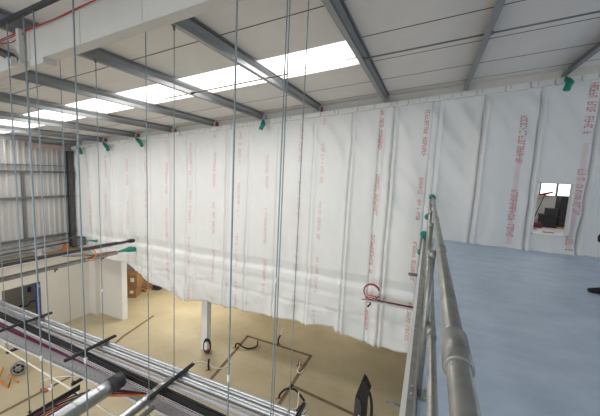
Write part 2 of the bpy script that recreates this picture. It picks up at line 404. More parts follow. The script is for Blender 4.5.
# ------------------------------------------------------------------ services in the void: supports, pipes, trays
SX = (PX[5]+.07, PX[4]+.07, PX[3]-.03, PX[2]-.02)
for k, x in enumerate(SX):
    where = ('at far left, crossing over the pipes', 'second from the left, crossing over the pipes', 'third from the left, where the pipe branches', 'nearest, at the bottom edge')[k]
    g = MB(); xx = x
    g.prism([(xx-.021,ZB-.041),(xx+.021,ZB-.041),(xx+.021,ZB),(xx+.010,ZB),(xx+.010,ZB-.006),(xx+.016,ZB-.006),(xx+.016,ZB-.036),(xx-.016,ZB-.036),(xx-.016,ZB-.006),(xx-.010,ZB-.006),(xx-.010,ZB),(xx-.021,ZB)], 'y', 2.77, 3.63)
    tag(g.build('support_bar', M['darkbar']), 'dark slotted support bar '+where, 'support bar', 'support bars over the pipes')
    g = MB()
    g.prism([(xx-.021,ZL-.075),(xx+.021,ZL-.075),(xx+.021,ZL-.034),(xx-.021,ZL-.034)], 'y', 2.86, 3.46); g.box(xx-.015, xx+.015, 2.855, 2.87, ZL-.07, ZL-.04)
    tag(g.build('support_bar', M['darkbar']), 'lower dark support bar under the grey tray '+('at far left', 'second from the left', 'third from the left', 'nearest')[k], 'support bar', 'support bars under the grey tray')
def banded(p0, p1, r, step, seg=18, bulge=.002):
    p0, p1 = Vector(p0), Vector(p1); L = (p1-p0).length; d = (p1-p0)/L
    pts, rr = [p0], [r]; s = step*.5
    while s < L:
        for o, q in ((-.05, r), (-.0125, r), (-.012, r), (-.010, r+bulge), (.010, r+bulge), (.012, r), (.0125, r), (.05, r)): pts.append(p0+d*(s+o)); rr.append(q)
        s += step
    pts.append(p1); rr.append(r); g = MB(); g.path(pts, rr, seg); return g
XA, XE = XL+.3, .0
for y, r, z, lab in ((3.465, .054, ZU-.07, 'far one of the twin silver pipes above the tan floor'), (3.345, .050, ZU-.07, 'near one of the twin silver pipes above the tan floor')):
    t = thing('silver_pipe', 'shiny galvanised '+lab, 'pipe', (-5, y, z), 'twin silver pipes')
    banded((XA, y, z), (XE-.2, y, z), r, .55).build('duct', M['galv'], t)
    for x in SX[:3]:
        g = MB(); g.path([(x-.02, y, z), (x+.02, y, z)], r+.004, 18); g.path([(x, y, z+r), (x, y, ZB-.04)], .006, 6); g.build('clamp', M['galv_dull'], t)
t = thing('narrow_tray', 'narrow perforated silver tray beside the twin pipes', 'tray', (-5, 3.17, ZU-.03))
g = MB(); g.box(XA, XE-.2, 3.185, 3.265, ZU-.12, ZU-.116); g.box(XA, XE-.2, 3.185, 3.188, ZU-.12, ZU-.08); g.box(XA, XE-.2, 3.262, 3.265, ZU-.12, ZU-.08); g.build('channel', M['tray'], t)
# wire basket with black cables
ZK = -1.625
t = thing('cable_basket', 'wire cable basket full of black cables', 'basket', (-5, 3.0, ZK-.03))
g = MB()
YBK = lambda x: 2.925-.033*x           # the basket runs slightly askew
for o in (-.09,-.06,-.03,0,.03,.06,.09): g.tube((XA, YBK(XA)+o, ZK-.03), (XE-.2, YBK(XE)+o, ZK-.03), .0035, 5)
for o in (-.09, .09):
    for z in (ZK+.0, ZK+.03): g.tube((XA, YBK(XA)+o, z), (XE-.2, YBK(XE)+o, z), .0035, 5)
x = XA
while x < XE-.2:
    y = YBK(x); g.path([(x, y-.09, ZK+.03), (x, y-.09, ZK-.034), (x, y+.09, ZK-.034), (x, y+.09, ZK+.03)], .003, 4); x += .06
g.build('wire_mesh', M['tray'], t)
for k in range(8):
    g = MB(); pts = []
    for i in range(80):
        x = XA+i*(XE-.2-XA)/79
        pts.append((x, YBK(x)-.02+.0145*k-.02+.004*math.sin(i*.35+k*1.7), ZK-.010+.017*(k % 3)+.003*math.sin(i*.5+k)))
    g.path(pts, .0125, 7)
    tag(g.build('black_cable', M['black_cable']), 'black cable lying among its twins in the wire basket', 'cable', 'black cables in the wire basket')
# wide grey tray with coloured cables on its far side
t = thing('cable_tray', 'wide flat grey cable tray with red cables on its far edge', 'tray', (-5, 3.18, ZL-.03))
g = MB(); g.box(XA, XE-.2, 3.0, 3.36, ZL-.033, ZL-.029); g.box(XA, XE-.2, 3.0, 3.004, ZL-.033, ZL+.02); g.box(XA, XE-.2, 3.356, 3.36, ZL-.033, ZL+.02)
g.build('base', M['tray'], t)
g = MB()
x = XA
while x < XE-.3:
    for y in (3.05, 3.13): g.box(x, x+.035, y, y+.008, ZL-.0292, ZL-.0282)
    x += .12
g.build('slots', M['girt'], t)
for k, (m_, nm, yy) in enumerate((('maroon', 'dark red', 3.27), ('purple', 'purple', 3.295), ('red_cable', 'bright red', 3.32), ('black_cable', 'black', 3.338), ('maroon', 'maroon outermost', 3.25))):
    g = MB(); pts = []
    for i in range(70):
        x = XA+i*(XE-.2-XA)/69
        pts.append((x, yy+.008*math.sin(i*.4+k*2), ZL-.012+.005*math.sin(i*.6+k)))
    g.path(pts, .012, 7)
    tag(g.build('tray_cable', M[m_]), nm+' cable running along the wide grey tray', 'cable', 'coloured cables in the grey tray')
g = MB(); g.path([(XA, 3.27, ZL), (-6.14, 2.82, ZL), (-4.86, 2.75, ZL), (-3.8, 2.69, ZL), (-1.5, 2.56, ZL)], .012, 8)
tag(g.build('conduit', M['white_cable']), 'thin white conduit running beside the wide grey tray', 'conduit')
# big round duct towards the viewer
t = thing('round_duct', 'large silver round duct ending in a dark collar', 'duct', (-4.0, 1.5, ZU))
banded((-3.94, -3.0, ZU-.03), (-3.96, 2.72, ZU-.03), .106, .30, 24, .002).build('body', M['galv'], t)
g = MB(); g.path([(-3.96, 2.72, ZU-.03), (-3.96, 2.90, ZU-.03), (-3.96, 2.92, ZU-.03)], [.112,.112,.10], 24); g.build('end_collar', M['darkbar'], t)
for y in (.4, 1.95):
    g = MB(); g.path([(-3.955, y-.015, ZU-.03), (-3.955, y+.015, ZU-.03)], .111, 24); g.build('clamp', M['galv_dull'], t)
t = thing('branch_pipe', 'silver branch pipe joining the twin pipes at the bottom', 'pipe', (-3.36, 2.0, ZU-.10))
banded((-3.33, -3.0, ZU-.10), (-3.36, 2.95, ZU-.10), .066, .5, 20).build('body', M['galv'], t)
g = MB(); g.path([(-3.36, 2.95, ZU-.10), (-3.36, 3.28, ZU-.075)], [.070,.060], 20); g.build('elbow', M['galv_dull'], t)
t = thing('side_pipe', 'thin silver pipe beside the branch pipe at the bottom', 'pipe', (-3.18, 2.0, ZU-.12))
g = MB(); g.tube((-3.17, -3.0, ZU-.12), (-3.19, 2.80, ZU-.12), .035, 14); g.build('body', M['galv_dull'], t)
# ladder with dark cables left of the big duct
t = thing('cable_ladder', 'narrow dark cable ladder running beside the large duct', 'tray', (-4.28, 1.5, ZU-.1))
g = MB(); g.box(-4.42, -4.405, -3, 2.6, ZU-.14, ZU-.06); g.box(-4.20, -4.185, -3, 2.6, ZU-.14, ZU-.06)
y = -3
while y < 2.6: g.box(-4.405, -4.20, y, y+.02, ZU-.135, ZU-.12); y += .25
g.build('rails', M['darkbar'], t)
for k, (m_, nm) in enumerate((('maroon', 'maroon'), ('black_cable', 'black'), ('red_cable', 'red'), ('orange', 'orange'))):
    g = MB(); x0 = -4.37+.045*k
    pts = [(x0, -3, ZU-.10), (x0, 0, ZU-.10), (x0+.01, 1.5, ZU-.10), (x0, 2.2, ZU-.10), (x0+.06+.03*k, 2.62, ZU-.16), (x0+.25+.05*k, 2.86, ZU-.22), (x0+.55, 3.1, ZU-.33), (x0+.9, 3.23, ZL+.03), (x0+1.6, 3.26, ZL+.02)]
    cv = []
    for i in range(len(pts)-1):
        for s in range(5):
            a, c = Vector(pts[max(0,i-1)]), Vector(pts[i]); d, e = Vector(pts[i+1]), Vector(pts[min(len(pts)-1, i+2)]); u = s/5
            cv.append(.5*((2*c)+(d-a)*u+(2*a-5*c+4*d-e)*u*u+(3*c-a-3*d+e)*u**3))
    cv.append(Vector(pts[-1])); g.path(cv, .012, 7)
    tag(g.build('ladder_cable', M[m_]), nm+' cable bending from the narrow ladder into the grey tray', 'cable', 'cables on the narrow ladder')
# trays at far left running to the curtain
t = thing('dark_tray', 'dark cable tray reaching the curtain at left, upper of two', 'tray', (-10.85, 6, -1.45))
g = MB(); g.path([(-11.2, -1, -1.47), (-10.97, 5, -1.45), (-10.86, 7.2, -1.44), (-10.82, 8.5, -1.45)], .05, 6)
g.path([(-11.13, 1, -1.40), (-10.93, 5, -1.39), (-10.83, 7.4, -1.385), (-10.80, 7.9, -1.40)], .035, 6); g.build('bundle', M['darkpost'], t)
g = MB(); g.box(-10.93, -10.75, 8.42, 8.62, -1.52, -1.40); g.build('end_block', M['black'], t)
g = MB(); g.path([(-11.1, 1, -1.52), (-10.93, 5, -1.50), (-10.82, 8.3, -1.50)], .02, 6); g.build('silver_strip', M['tray'], t)
t = thing('steel_tray', 'grey steel tray reaching the curtain at left, lower of two', 'tray', (-11.25, 6, -1.98))
g = MB(); g.box(-11.40, -11.19, -1, 8.2, -1.99, -1.985); g.box(-11.40, -11.395, -1, 8.2, -1.99, -1.90); g.box(-11.195, -11.19, -1, 8.2, -1.99, -1.90); g.build('channel', M['galv_dull'], t)
for y in (4.2, 6.0, 7.6):
    g = MB(); g.box(-11.42, -11.17, y, y+.04, -2.03, -1.99); g.tube((-11.3, y+.02, -2.12), (-11.3, y+.02, -2.03), .02, 6); g.build('bracket', M['darkbar'], t)
g = MB(); g.path([(-11.6, 5.8, -1.55), (-11.5, 6.6, -1.72), (-11.36, 7.4, -1.85), (-11.3, 8.2, -1.9)], .045, 8)
tag(g.build('grey_pipe', M['galv_dull']), 'bent grey pipe dropping from dark tray to steel tray', 'pipe')
t = thing('wrapped_pipe', 'pipe stub with red cable and green wrapped end at the curtain', 'pipe', (-11.25, 8.4, -1.9))
g = MB(); g.path([(-11.28, 7.3, -1.90), (-11.24, 8.0, -1.90), (-11.18, 8.5, -1.89)], .025, 8); g.build('red_cable', M['redox'], t)
g = MB(); g.path([(-11.22, 8.2, -1.90), (-11.15, 8.42, -1.88), (-11.05, 8.62, -1.86), (-10.97, 8.78, -1.89), (-10.93, 8.80, -1.89)], [.03,.06,.12,.10,.05], 12); g.build('green_cover', M['green'], t)
g = MB(); g.path([(-10.90+.08*math.cos(a), 6.93+.15*math.cos(a), -1.66+.20*math.sin(a)) for a in [i*math.pi/12 for i in range(24)]], .018, 7, closed=True)
tag(g.build('cable_loop', M['orange']), 'orange cable loop hanging from the dark tray at left', 'cable')

# red ring coil on a bar from the slab edge
g = MB(); g.box(-1.40, -.06, 8.52, 8.60, -1.97, -1.91); g.box(-1.40, -.06, 8.50, 8.62, -1.915, -1.905)
tag(g.build('bar_tray', M['steel_light']), 'grey bar projecting from the mezzanine edge under the red coil', 'bar')
g = MB(); g.path([(-1.38, 8.56, -1.885), (-.06, 8.56, -1.885)], .02, 8)
tag(g.build('maroon_cable', M['maroon']), 'maroon cable lying along the bar below the red coil', 'cable')
t = thing('cable_coil', 'red cable coil standing on the bar against the curtain', 'cable', (-1.28, 8.55, -1.9))
for k in range(3):
    g = MB(); r = .21+.01*k
    g.path([(-1.24+r*math.cos(a), 8.53+.02*k, -1.67+r*math.sin(a)) for a in [math.radians(20+i*15) for i in range(22)]], .012, 7); g.build('loop', M['red_cable'], t)
for k in range(5):
    g = MB(); z = -1.86+.03*k
    g.path([(-1.42+.02*k, 8.50, z), (-1.25, 8.47, z+.02), (-1.05-.01*k, 8.50, z-.01)], .012, 6); g.build('red_tail' if k < 3 else 'pink_tail', M['red_cable'] if k % 2 else M['pinkprint'], t)
t = thing('hook_bracket', 'dark bent bracket under the outer end of the bar', 'bracket', (-1.27, 8.56, -2.05))
g = MB(); g.path([(-1.26, 8.54, -1.97), (-1.25, 8.54, -2.03), (-1.32, 8.54, -2.13)], .025, 6); g.build('hook', M['darkbar'], t)
g = MB(); g.path([(-1.5, 8.5, -1.93), (-1.38, 8.5, -1.90)], .012, 6); g.build('pin', M['darkbar'], t)
# short tubes sticking out of the slab edge
for (x0, y0, z0), lab in (((-.11, 2.2, -.06), 'short steel tube stub poking from the slab edge at the bottom'), ((-.12, 8.4, -.93), 'short dark tube stub on the slab edge near the curtain')):
    g = MB()
    if y0 < 5: g.path([(-.15, y0-.03, z0+.03), (-.035, y0-.03, z0+.03)], .010, 12)
    else: g.path([(-.30, y0, z0), (-.06, y0, z0)], .04, 12)
    tag(g.build('tube_stub', M['girt']), lab, 'tube', 'tube stubs on the slab edge')

# ------------------------------------------------------------------ guard rail
RX = .115
t = thing('guard_rail', 'galvanised tube guard rail along the mezzanine edge', 'railing', (RX, 3, 0))
g = MB(); g.tube((RX, -4, 1.1), (RX, 8.78, 1.1), .031, 24); g.build('top_rail', M['galv_dull'], t)
for y0, y1, r in ((.87, 1.05, .0395), (2.33, 2.43, .037), (4.1, 4.2, .037), (6.0, 6.1, .037)):
    g = MB(); g.path([(RX, y0, 1.1), (RX, y0+.004, 1.1), (RX, y1-.004, 1.1), (RX, y1, 1.1)], [r-.004, r, r, r-.004], 24); g.build('coupler', M['galv_dull'], t)
g = MB(); g.tube((RX-.012, -4, .56), (RX-.012, 8.78, .56), .025, 18); g.build('mid_rail', M['galv_dull'], t)
for y0, y1 in ((2.1, 2.25), (5.1, 5.22)):
    g = MB(); g.tube((RX-.012, y0, .56), (RX-.012, y1, .56), .031, 18); g.build('coupler', M['galv_dull'], t)
for y in (-2.05, -.6, 2.31, 3.77, 5.22, 6.68, 8.13):
    g = MB(); g.tube((RX-.055, y, .015), (RX-.055, y, 1.09), .024, 16); p = g.build('post', M['galv_dull'], t)
    g = MB(); g.path([(RX-.055, y, 1.045), (RX-.055, y, 1.10)], .0265, 16); g.build('clamp', M['galv_dull'], p)
    g = MB(); g.box(RX-.115, RX+.01, y-.06, y+.06, .0, .014)
    for sx in (-.1, -.005):
        for sy in (-.045, .045): g.path([(RX+sx, y+sy, .014), (RX+sx, y+sy, .03)], .010, 6)
    g.build('base_plate', M['galv'], p)
for z, x, r in ((1.1, RX-.01, .085), (.58, RX-.07, .085), (.10, RX-.12, .10), (-.38, RX-.16, .09)):
    g = MB(); pts = []
    g.path([(x, 8.56, z), (x-.01, 8.66, z+.02), (x+.005, 8.74, z), (x, 8.79, z+.01)], [r*.7, r, r*.9, r*.5], 10); g.build('green_wrap', M['green'], t)
g = MB(); g.box(.035, .05, -4, 8.7, .012, .05)
struct(g.build('trim_7', M['galv']), 'thin metal upstand along the slab edge')

# ------------------------------------------------------------------ the curtain
SEAMS = [3.27, 2.23, 1.07, .08, -1.04, -1.40, -2.2, -3.35, -4.55, -5.68, -6.58, -7.9, -8.35, -9.1, -10.14, -11.0, -11.7, -12.3, -13.0, -13.7, 4.4, 5.5]
STRONG = {3.27, 2.23, 1.07, -1.04, -2.2, -6.58, -8.35, -9.1, -11.0}
HX0, HX1, HZ0, HZ1 = 2.37, 3.01, .43, 1.62
def bottom(x):
    P = [(-14.6,-2.35),(-13.0,-2.55),(-11.6,-2.62),(-10.3,-3.18),(-9.46,-3.36),(-8.32,-3.56),(-7.5,-3.40),(-6.97,-3.42),(-5.24,-3.36),(-3.53,-3.30),(-2.38,-3.18),(-2.33,-3.30),(-1.1,-3.45),(-.36,-3.42),(0,-3.36)]
    for (a, za), (c, zc_) in zip(P, P[1:]):
        if a <= x <= c: return za+(zc_-za)*(x-a)/(c-a)
    return P[0][1]
def sm(t): t = max(0, min(1, t)); return t*t*(3-2*t)
def cy(x, z):
    y = 8.88
    top = PB-.06+S*x
    h = sm((top-z)/.35)
    for s in SEAMS:
        d = x-s
        if abs(d) > .7: continue
        k = (1.25 if x > -1.6 else 1.0) if s in STRONG else .55
        d += .02*noise.noise((s*5, z*.6, 1))
        y += (.3+.7*h)*k*(.085*math.exp(-(d/.022)**2) - .05*math.exp(-((d-.085)/.045)**2) - .02*math.exp(-((d+.07)/.06)**2))
    y += h*.09*noise.noise((x*1.0, z*.25, 0)) + h*.03*noise.noise((x*3.2, z*.45+x, 5)) + h*.012*noise.noise((x*6, z*1.1, 15))
    # slack creases fanning from the top fixings
    near = math.exp(-((top-z)/1.5))
    y += .20*near*h*(abs(noise.noise((x*1.6+z*.9, (x-z)*.4, 9))) - .25)
    if x > -1.6:
        q = sm((x+1.6)/.8)
        y += .15*q*h*(abs(noise.noise(((x+.75*z)*1.3, (z-.5*x)*.35, 3)))-.2)
    if x > .0:
        b = math.exp(-z/.12); y -= .09*b*(.6+.8*noise.noise((x*3, 0, 4)))
        y += .04*math.exp(-z/.4)*noise.noise((x*6, z*2, 8))
    else:
        # sucked in against the slab edge of the unit behind: two sloping bands
        w = .05*noise.noise((x*.6, 0, 6))
        e = sm((x+14.9)/3)*.6+.4
        u = (-1.33+w-z)/.44
        if 0 < u < 1: y += .11*e*(u if u < .62 else (1-sm((u-.62)/.38))*.62)
        u = (-1.90+w-z)/.30
        if 0 < u < 1: y += .05*e*(u if u < .55 else (1-sm((u-.55)/.45))*.55)
        lo = sm((-2.2-z)/.5); y += lo*.08*noise.noise((x*1.7, z*1.2, 11))+lo*.04*noise.noise((x*3.4+z*2, z*2.6, 12))
        y += .035*math.exp(-((z+2.62+w*2)/.035)**2)
    return min(y, 9.02 if (z > 2.2 and x < 0) or z > 3.3 else (9.13 if x < 0.0 else 9.22))
def xs_for(a, c, step):
    xs = {round(a,4), round(c,4)}; n_ = int((c-a)/step)
    for i in range(n_+1): xs.add(round(a+(c-a)*i/n_, 4))
    for s in SEAMS:
        for d in (-.15, -.1, -.06, -.035, -.02, -.008, .008, .02, .035, .06, .085, .11, .15):
            if a < s+d < c: xs.add(round(s+d, 4))
    for hx in (HX0, HX1):
        if a < hx < c: xs.add(hx)
    xs = sorted(xs); o = [xs[0]]
    for x in xs[1:]:
        if x-o[-1] > .0035: o.append(x)
    return o
t = thing('curtain', 'white plastic sheet curtain with red print hung across the hall', 'curtain', (0, YC, 3.6))
g = MB()
def sheet(a, c, knots):
    xs = xs_for(a, c, .07); rows = []
    for x in xs:
        kz = knots(x); col = []
        for (z0, z1, n_) in kz:
            for i in range(n_): col.append(z0+(z1-z0)*i/n_)
        col.append(kz[-1][1]); rows.append(col)
    base = len(g.v); m = len(rows[0])
    for x, col in zip(xs, rows):
        for z in col: g.v.append((x, cy(x, z), z))
    for i in range(len(xs)-1):
        xm = (xs[i]+xs[i+1])/2
        for j in range(m-1):
            zm = (rows[i][j]+rows[i][j+1])/2
            if HX0 < xm < HX1 and HZ0 < zm < HZ1: continue
            g.f.append((base+i*m+j, base+i*m+j+1, base+(i+1)*m+j+1, base+(i+1)*m+j)); g.smooth.append(True)
def kl(x):
    zb = bottom(x)+.035*noise.noise((x*2.3, 0, 1))
    return [(PB-.05+S*x, -1.2, 52), (-1.2, -2.05, 26), (-2.05, zb, 22)]
def kr(x): return [(PB-.05+S*x, HZ1, 34), (HZ1, HZ0, 20), (HZ0, .004, 16)]
sheet(XK+.17, -.075, kl); sheet(-.075, XR-.05, kr)
o = g.build('sheet', M['sheet'], t, fix=False)
sol = o.modifiers.new('solid', 'SOLIDIFY'); sol.thickness = .004; sol.offset = 0
# hem: folded top edge with clips
g = MB(); x = XK+.2; i = 0
while x < XR-.3:
    w = random.uniform(.42, .62); x1 = min(x+w, XR-.1); d = .015+.008*random.random(); zl = PB-.135+S*x-.02*random.random()
    P = [(x+.01, zl+.02), (x+.05, zl), (x1-.05, zl+S*w-.005), (x1-.01, zl+S*w+.02), (x1-.01, PB-.02+S*x1), (x+.01, PB-.02+S*x)]
    g.prism(P, 'y', 8.80-d, 8.86)
    x = x1
g.build('top_hem', M['hem'], t)
g = MB(); x = XL+.4
while x < XR-.3:
    g.box(x, x+.02, 8.765, 8.79, PB-.11+S*x, PB-.03+S*x); x += random.uniform(.42, .62)
g.build('fixing_clips', M['steel_light'], t)['kind'] = 'stuff'
# flap border round the cut-out
g = MB()
yb_ = 8.84
for (x0, x1, z0, z1) in ((HX0-.03, HX0+.0, HZ0-.03, HZ1), (HX1, HX1+.05, HZ0-.03, HZ1), (HX0-.03, HX1+.05, HZ0-.05, HZ0)):
    g.box(x0, x1, yb_-.01, 8.99, z0, z1)
g.build('cut_out_border', M['hem'], t)
# printed red lines of tiny (illegible) lettering
def print_line(x, segs, w, mname):
    g = MB()
    for z1, z0 in segs:
        z = z1
        while z > z0:
            gl = random.uniform(.035, .075)
            if random.random() < .9:
                rects = [(-.5*w, .5*w, z, z-gl*.24)]                     # stem of a sideways letter
                for u0 in random.sample((-.5, -.1, .3), random.choice((1, 2, 2))): rects.append((u0*w, (u0+.2)*w, z, z-gl*.78))
                if random.random() < .4: rects.append((random.choice((-.5, 0))*w, .5*w, z-gl*.56, z-gl*.78))
                for u0, u1, za, zb in rects:
                    g.quad(*[(x+u, cy(x+u, zz)-.0075, zz) for u, zz in ((u0, za), (u0, zb), (u1, zb), (u1, za))])
            z -= gl
            if random.random() < .07: z -= .08
    if g.f: g.build('red_print', M[mname], t, fix=False)['kind'] = 'stuff'
LINES = [3.12, 1.92, -.21, -1.37, -3.04, -3.75, -4.92, -6.03, -7.05, -8.16, -9.3, -10.4, -11.5, -12.75, -13.9, 4.6]
for k, x in enumerate(LINES):
    top = PB-.2+S*x
    lo = .1 if x > 0 else bottom(x)+.1
    off = (.0, .55, .15, .0, .75, .1, .95, .05, .7, .25, .9, .15, .6, .2, .5, .3)[k]
    z = top-off; segs = []
    if off > .6: segs.append((top, top-.15))
    while z > lo:
        segs.append((z, max(lo, z-1.15))); z -= 1.75
    print_line(x, segs, .15 if x > 0 else .105, 'redprint' if x > -2 else 'pinkprint')
    if x > -.5:   # pale band of ink under the print
        g = MB(); z = top-1.3
        while z > max(lo, top-5.2):
            z2 = max(lo, z-.1)
            g.quad(*[(x+u, cy(x+u, zz)-.0045, zz) for u, zz in ((-.05, z), (-.05, z2), (.05, z2), (.05, z))]); z = z2
            if z <= lo: break
        if x > 0: g.build('ink_band', M['inkband'], t, fix=False)

# ------------------------------------------------------------------ lower hall: column and loose things on the floor
def FL(x, y, z=0): return (x, y, ZF+z)
t = thing('white_column', 'square white column standing behind the curtain hem', 'column', FL(-7.64, 9.38))
g = MB(); g.box(-7.88, -7.60, 9.25, 9.5, ZF, -2.0); g.build('shaft', M['white_metal'], t)
g = MB(); g.box(-7.90, -7.58, 9.23, 9.52, ZF, ZF+.04); g.build('base', M['plaster'], t)
t = thing('cable_coil', 'dark cable coil with red core hung on the white column', 'cable', FL(-7.3, 9.05, .1))
for k in range(5):
    g = MB(); r = .24-.02*(k % 2); 
    g.path([(-7.48+r*.62*math.cos(a)+.02*k, 9.14-.03*k+.02*math.cos(a), ZF+.34+(r+.02)*math.sin(a)) for a in [i*math.pi/10 for i in range(20)]], .022, 7, closed=True)
    g.build('loop', M['red_cable' if k == 3 else 'black_cable'], t)
g = MB(); g.path([(-7.48+.06*math.cos(a), 9.05, ZF+.34+.14*math.sin(a)) for a in [i*math.pi/6 for i in range(12)]], .05, 7, closed=True); g.build('paper_core', M['paper'], t)
def spl(pts, n_=6):
    P = [Vector(p) for p in pts]; o = []
    for i in range(len(P)-1):
        a, c, d, e = P[max(0,i-1)], P[i], P[i+1], P[min(len(P)-1,i+2)]
        for s in range(n_):
            u = s/n_; o.append(.5*((2*c)+(d-a)*u+(2*a-5*c+4*d-e)*u*u+(3*c-a-3*d+e)*u**3))
    return o+[P[-1]]
TAILS = [
 ('black cable tail standing up from the floor in front of the white column', [FL(-6.74,8.34,.0), FL(-6.76,8.34,.2), FL(-6.74,8.34,.42)], .035, None),
 ('black cable tail curling over on the floor right of the column coil', [FL(-6.72,9.95,0), FL(-6.70,9.97,.14), FL(-6.58,10.0,.18), FL(-6.4,10.02,.08), FL(-6.15,10.1,.04), FL(-5.95,10.35,.06), FL(-6.05,10.6,.14)], .03, None),
 ('short black cable tail with white end in the floor chase', [FL(-5.29,11.0,0), FL(-5.28,11.0,.22), FL(-5.2,11.02,.42)], .035, [FL(-5.2,11.02,.42), FL(-5.18,11.03,.55), FL(-5.14,11.05,.7)]),
 ('black cable tail with hanging white wire beside the chase corner', [FL(-3.94,10.1,0), FL(-3.94,10.1,.12), FL(-3.92,10.08,.2)], .03, [FL(-3.92,10.08,.2), FL(-3.87,9.95,.06), FL(-3.84,9.7,.03), FL(-3.7,9.65,.03), FL(-3.65,9.9,.03)]),
 ('long black cable arch springing from the floor at the bottom', [FL(-3.85,8.24,0), FL(-3.82,8.26,.14), FL(-3.68,8.4,.26), FL(-3.45,8.5,.26), FL(-3.25,8.5,.16), FL(-3.05,8.45,.03)], .032, [FL(-3.2,8.3,.4), FL(-3.15,8.1,.03), FL(-3.3,7.9,.03), FL(-3.0,7.8,.03), FL(-2.85,8.1,.03)]),
 ('black cable tail at the bottom edge beside a white loop', [FL(-3.0,7.6,0), FL(-2.97,7.65,.3), FL(-2.8,7.75,.55)], .045, None)]
for lab, pts, r, wh in TAILS:
    t = thing('cable_tail', lab, 'cable', pts[0], 'cable tails rising from the floor')
    g = MB(); g.path(spl(pts), r, 8); g.build('sleeve', M['black_cable'], t)
    if wh: g = MB(); g.path(spl(wh), r*.6, 7); g.build('white_wire', M['white_cable'], t)
    g = MB(); x, y, z = pts[0]
    for a in range(3): g.path([(x+.12*math.cos(a*2.1), y+.12*math.sin(a*2.1), ZF+.01), (x+.05*math.cos(a*2.1), y+.05*math.sin(a*2.1), ZF+.02)], .02, 5)
    g.build('red_marker', M['redox'], t)
g = MB(); g.path(spl([FL(-7.55,8.2,.02), FL(-7.35,8.55,.02), FL(-6.95,8.6,.02), FL(-6.6,8.5,.02), FL(-6.3,8.7,.02), FL(-6.3,9.05,.02), FL(-6.5,9.15,.02)]), .016, 6)
tag(g.build('white_wire', M['white_cable']), 'white wire snaking on the floor at the foot of the column', 'cable')
# cable reel on orange folding stand
t = thing('cable_reel', 'grey cable reel lying beside the orange stand on the floor', 'reel', FL(-11.95, 5.15))
g = MB(); c = Vector(FL(-12.24, 5.32, .22)); ax = Vector((.75, -.65, .12)).normalized()
def disc(c, ax, r, th): return MB().path([c-ax*th/2, c+ax*th/2], r, 24)
disc(c, ax, .09, .16).build('hub', M['galv_dull'], t)
u_ = ax.cross(Vector((0,0,1))).normalized(); w_ = ax.cross(u_)
for s in (-.085, .085):
    g = MB(); g.path([c+ax*s+(u_*math.cos(a)+w_*math.sin(a))*.19 for a in [i*math.pi/10 for i in range(20)]], .022, 7, closed=True)
    for a in (0, 1.05, 2.1): g.path([c+ax*s+(u_*math.cos(a)+w_*math.sin(a))*.18, c+ax*s-(u_*math.cos(a)+w_*math.sin(a))*.18], .012, 5)
    g.build('flange', M['galv_dull'], t)
disc(c, ax, .15, .14).build('wound_cable', M['black_cable'], t)
t = thing('orange_stand', 'orange folding tube stand beside the cable reel', 'stand', FL(-11.9, 5.0))
g = MB(); g.path([FL(-12.95,5.2,.08), FL(-12.5,4.86,.03), FL(-11.72,4.80,.03), FL(-12.05,5.02,.12), FL(-11.72,5.06,.03)], .026, 7); g.build('front_frame', M['orange'], t)
g = MB(); g.path([FL(-12.05,5.02,.12), FL(-12.3,5.06,.12)], .02, 7); g.build('crossbar', M['orange'], t)
g = MB(); g.path(spl([FL(-11.2,5.4,.015), FL(-10.9,5.8,.015), FL(-10.2,6.2,.015), FL(-9.6,6.6,.015), FL(-9.9,7.0,.015)]), .016, 6)
tag(g.build('white_wire', M['white_cable']), 'white wire lying on the floor right of the cable reel', 'cable')
t = thing('red_bracket', 'small red and white fitting lying on the floor chase at lower left', 'fitting', FL(-10.6, 5.2))
g = MB(); g.box(-10.75,-10.5,5.15,5.25,ZF,ZF+.06); g.build('body', M['redox'], t)
g = MB(); g.box(-10.6,-10.45,5.27,5.34,ZF,ZF+.05); g.build('tab', M['paper'], t)
# boxes beyond the partition
def carton(x, y, z, w, d, h, rz, lab):
    t = thing('cardboard_box', lab, 'box', (x, y, z), 'cardboard boxes beyond the partition')
    R = Matrix.Translation((x, y, z)) @ Matrix.Rotation(rz, 4, 'Z')
    g = MB(); g.box(-w/2, w/2, -d/2, d/2, 0, h, R); g.build('carton', M['card'], t)
    g = MB(); g.box(-w/2+.01, -.01, -d/2, d/2, h, h+.006, R); g.box(.01, w/2-.01, -d/2, d/2, h, h+.006, R); g.build('flaps', M['card'], t)
    g = MB(); g.box(w*.1, w*.34, -d/2-.004, -d/2, h*.45, h*.75, R); g.build('paper_label', M['paper'], t)
    return t
carton(-14.75, 11.55, ZF, .8, .75, .55, .5, 'bottom cardboard box of the pair nearest the partition')
carton(-14.7, 11.6, ZF+.56, .85, .75, .75, .42, 'cardboard box stacked on top nearest the partition')
carton(-15.0, 12.75, ZF+.12, .85, .8, .95, .75, 'cardboard box with white label below the black bag')
g = MB()
for i in range(9):
    a = i/8*math.pi
g.path(spl([(-15.45, 12.3, ZF+1.22), (-15.2, 12.5, ZF+1.25), (-14.95, 12.7, ZF+1.25), (-14.75, 12.95, ZF+1.20)]), .145, 9)
tag(g.build('black_bag', M['black']), 'black bag slumped on top of the cardboard boxes', 'bag')
t = thing('wooden_pallet', 'low wooden pallet under the cardboard boxes', 'pallet', FL(-14.7, 12.4))
g = MB()
for k in range(4): g.box(-15.5, -14.4, 12.2+.28*k, 12.38+.28*k, ZF+.09, ZF+.115)
g.build('boards', M['timber'], t)
for x in (-15.45, -14.5): g = MB(); g.box(x, x+.1, 12.2, 13.2, ZF, ZF+.09); g.build('bearer', M['timber'], t)
t = thing('black_drum', 'round black spool standing right of the cardboard boxes', 'spool', FL(-14.2, 12.9))
c = Vector(FL(-14.15, 12.85, .27)); ax = Vector((.55, -.8, .05)).normalized()
disc(c, ax, .17, .25).build('core', M['black'], t)
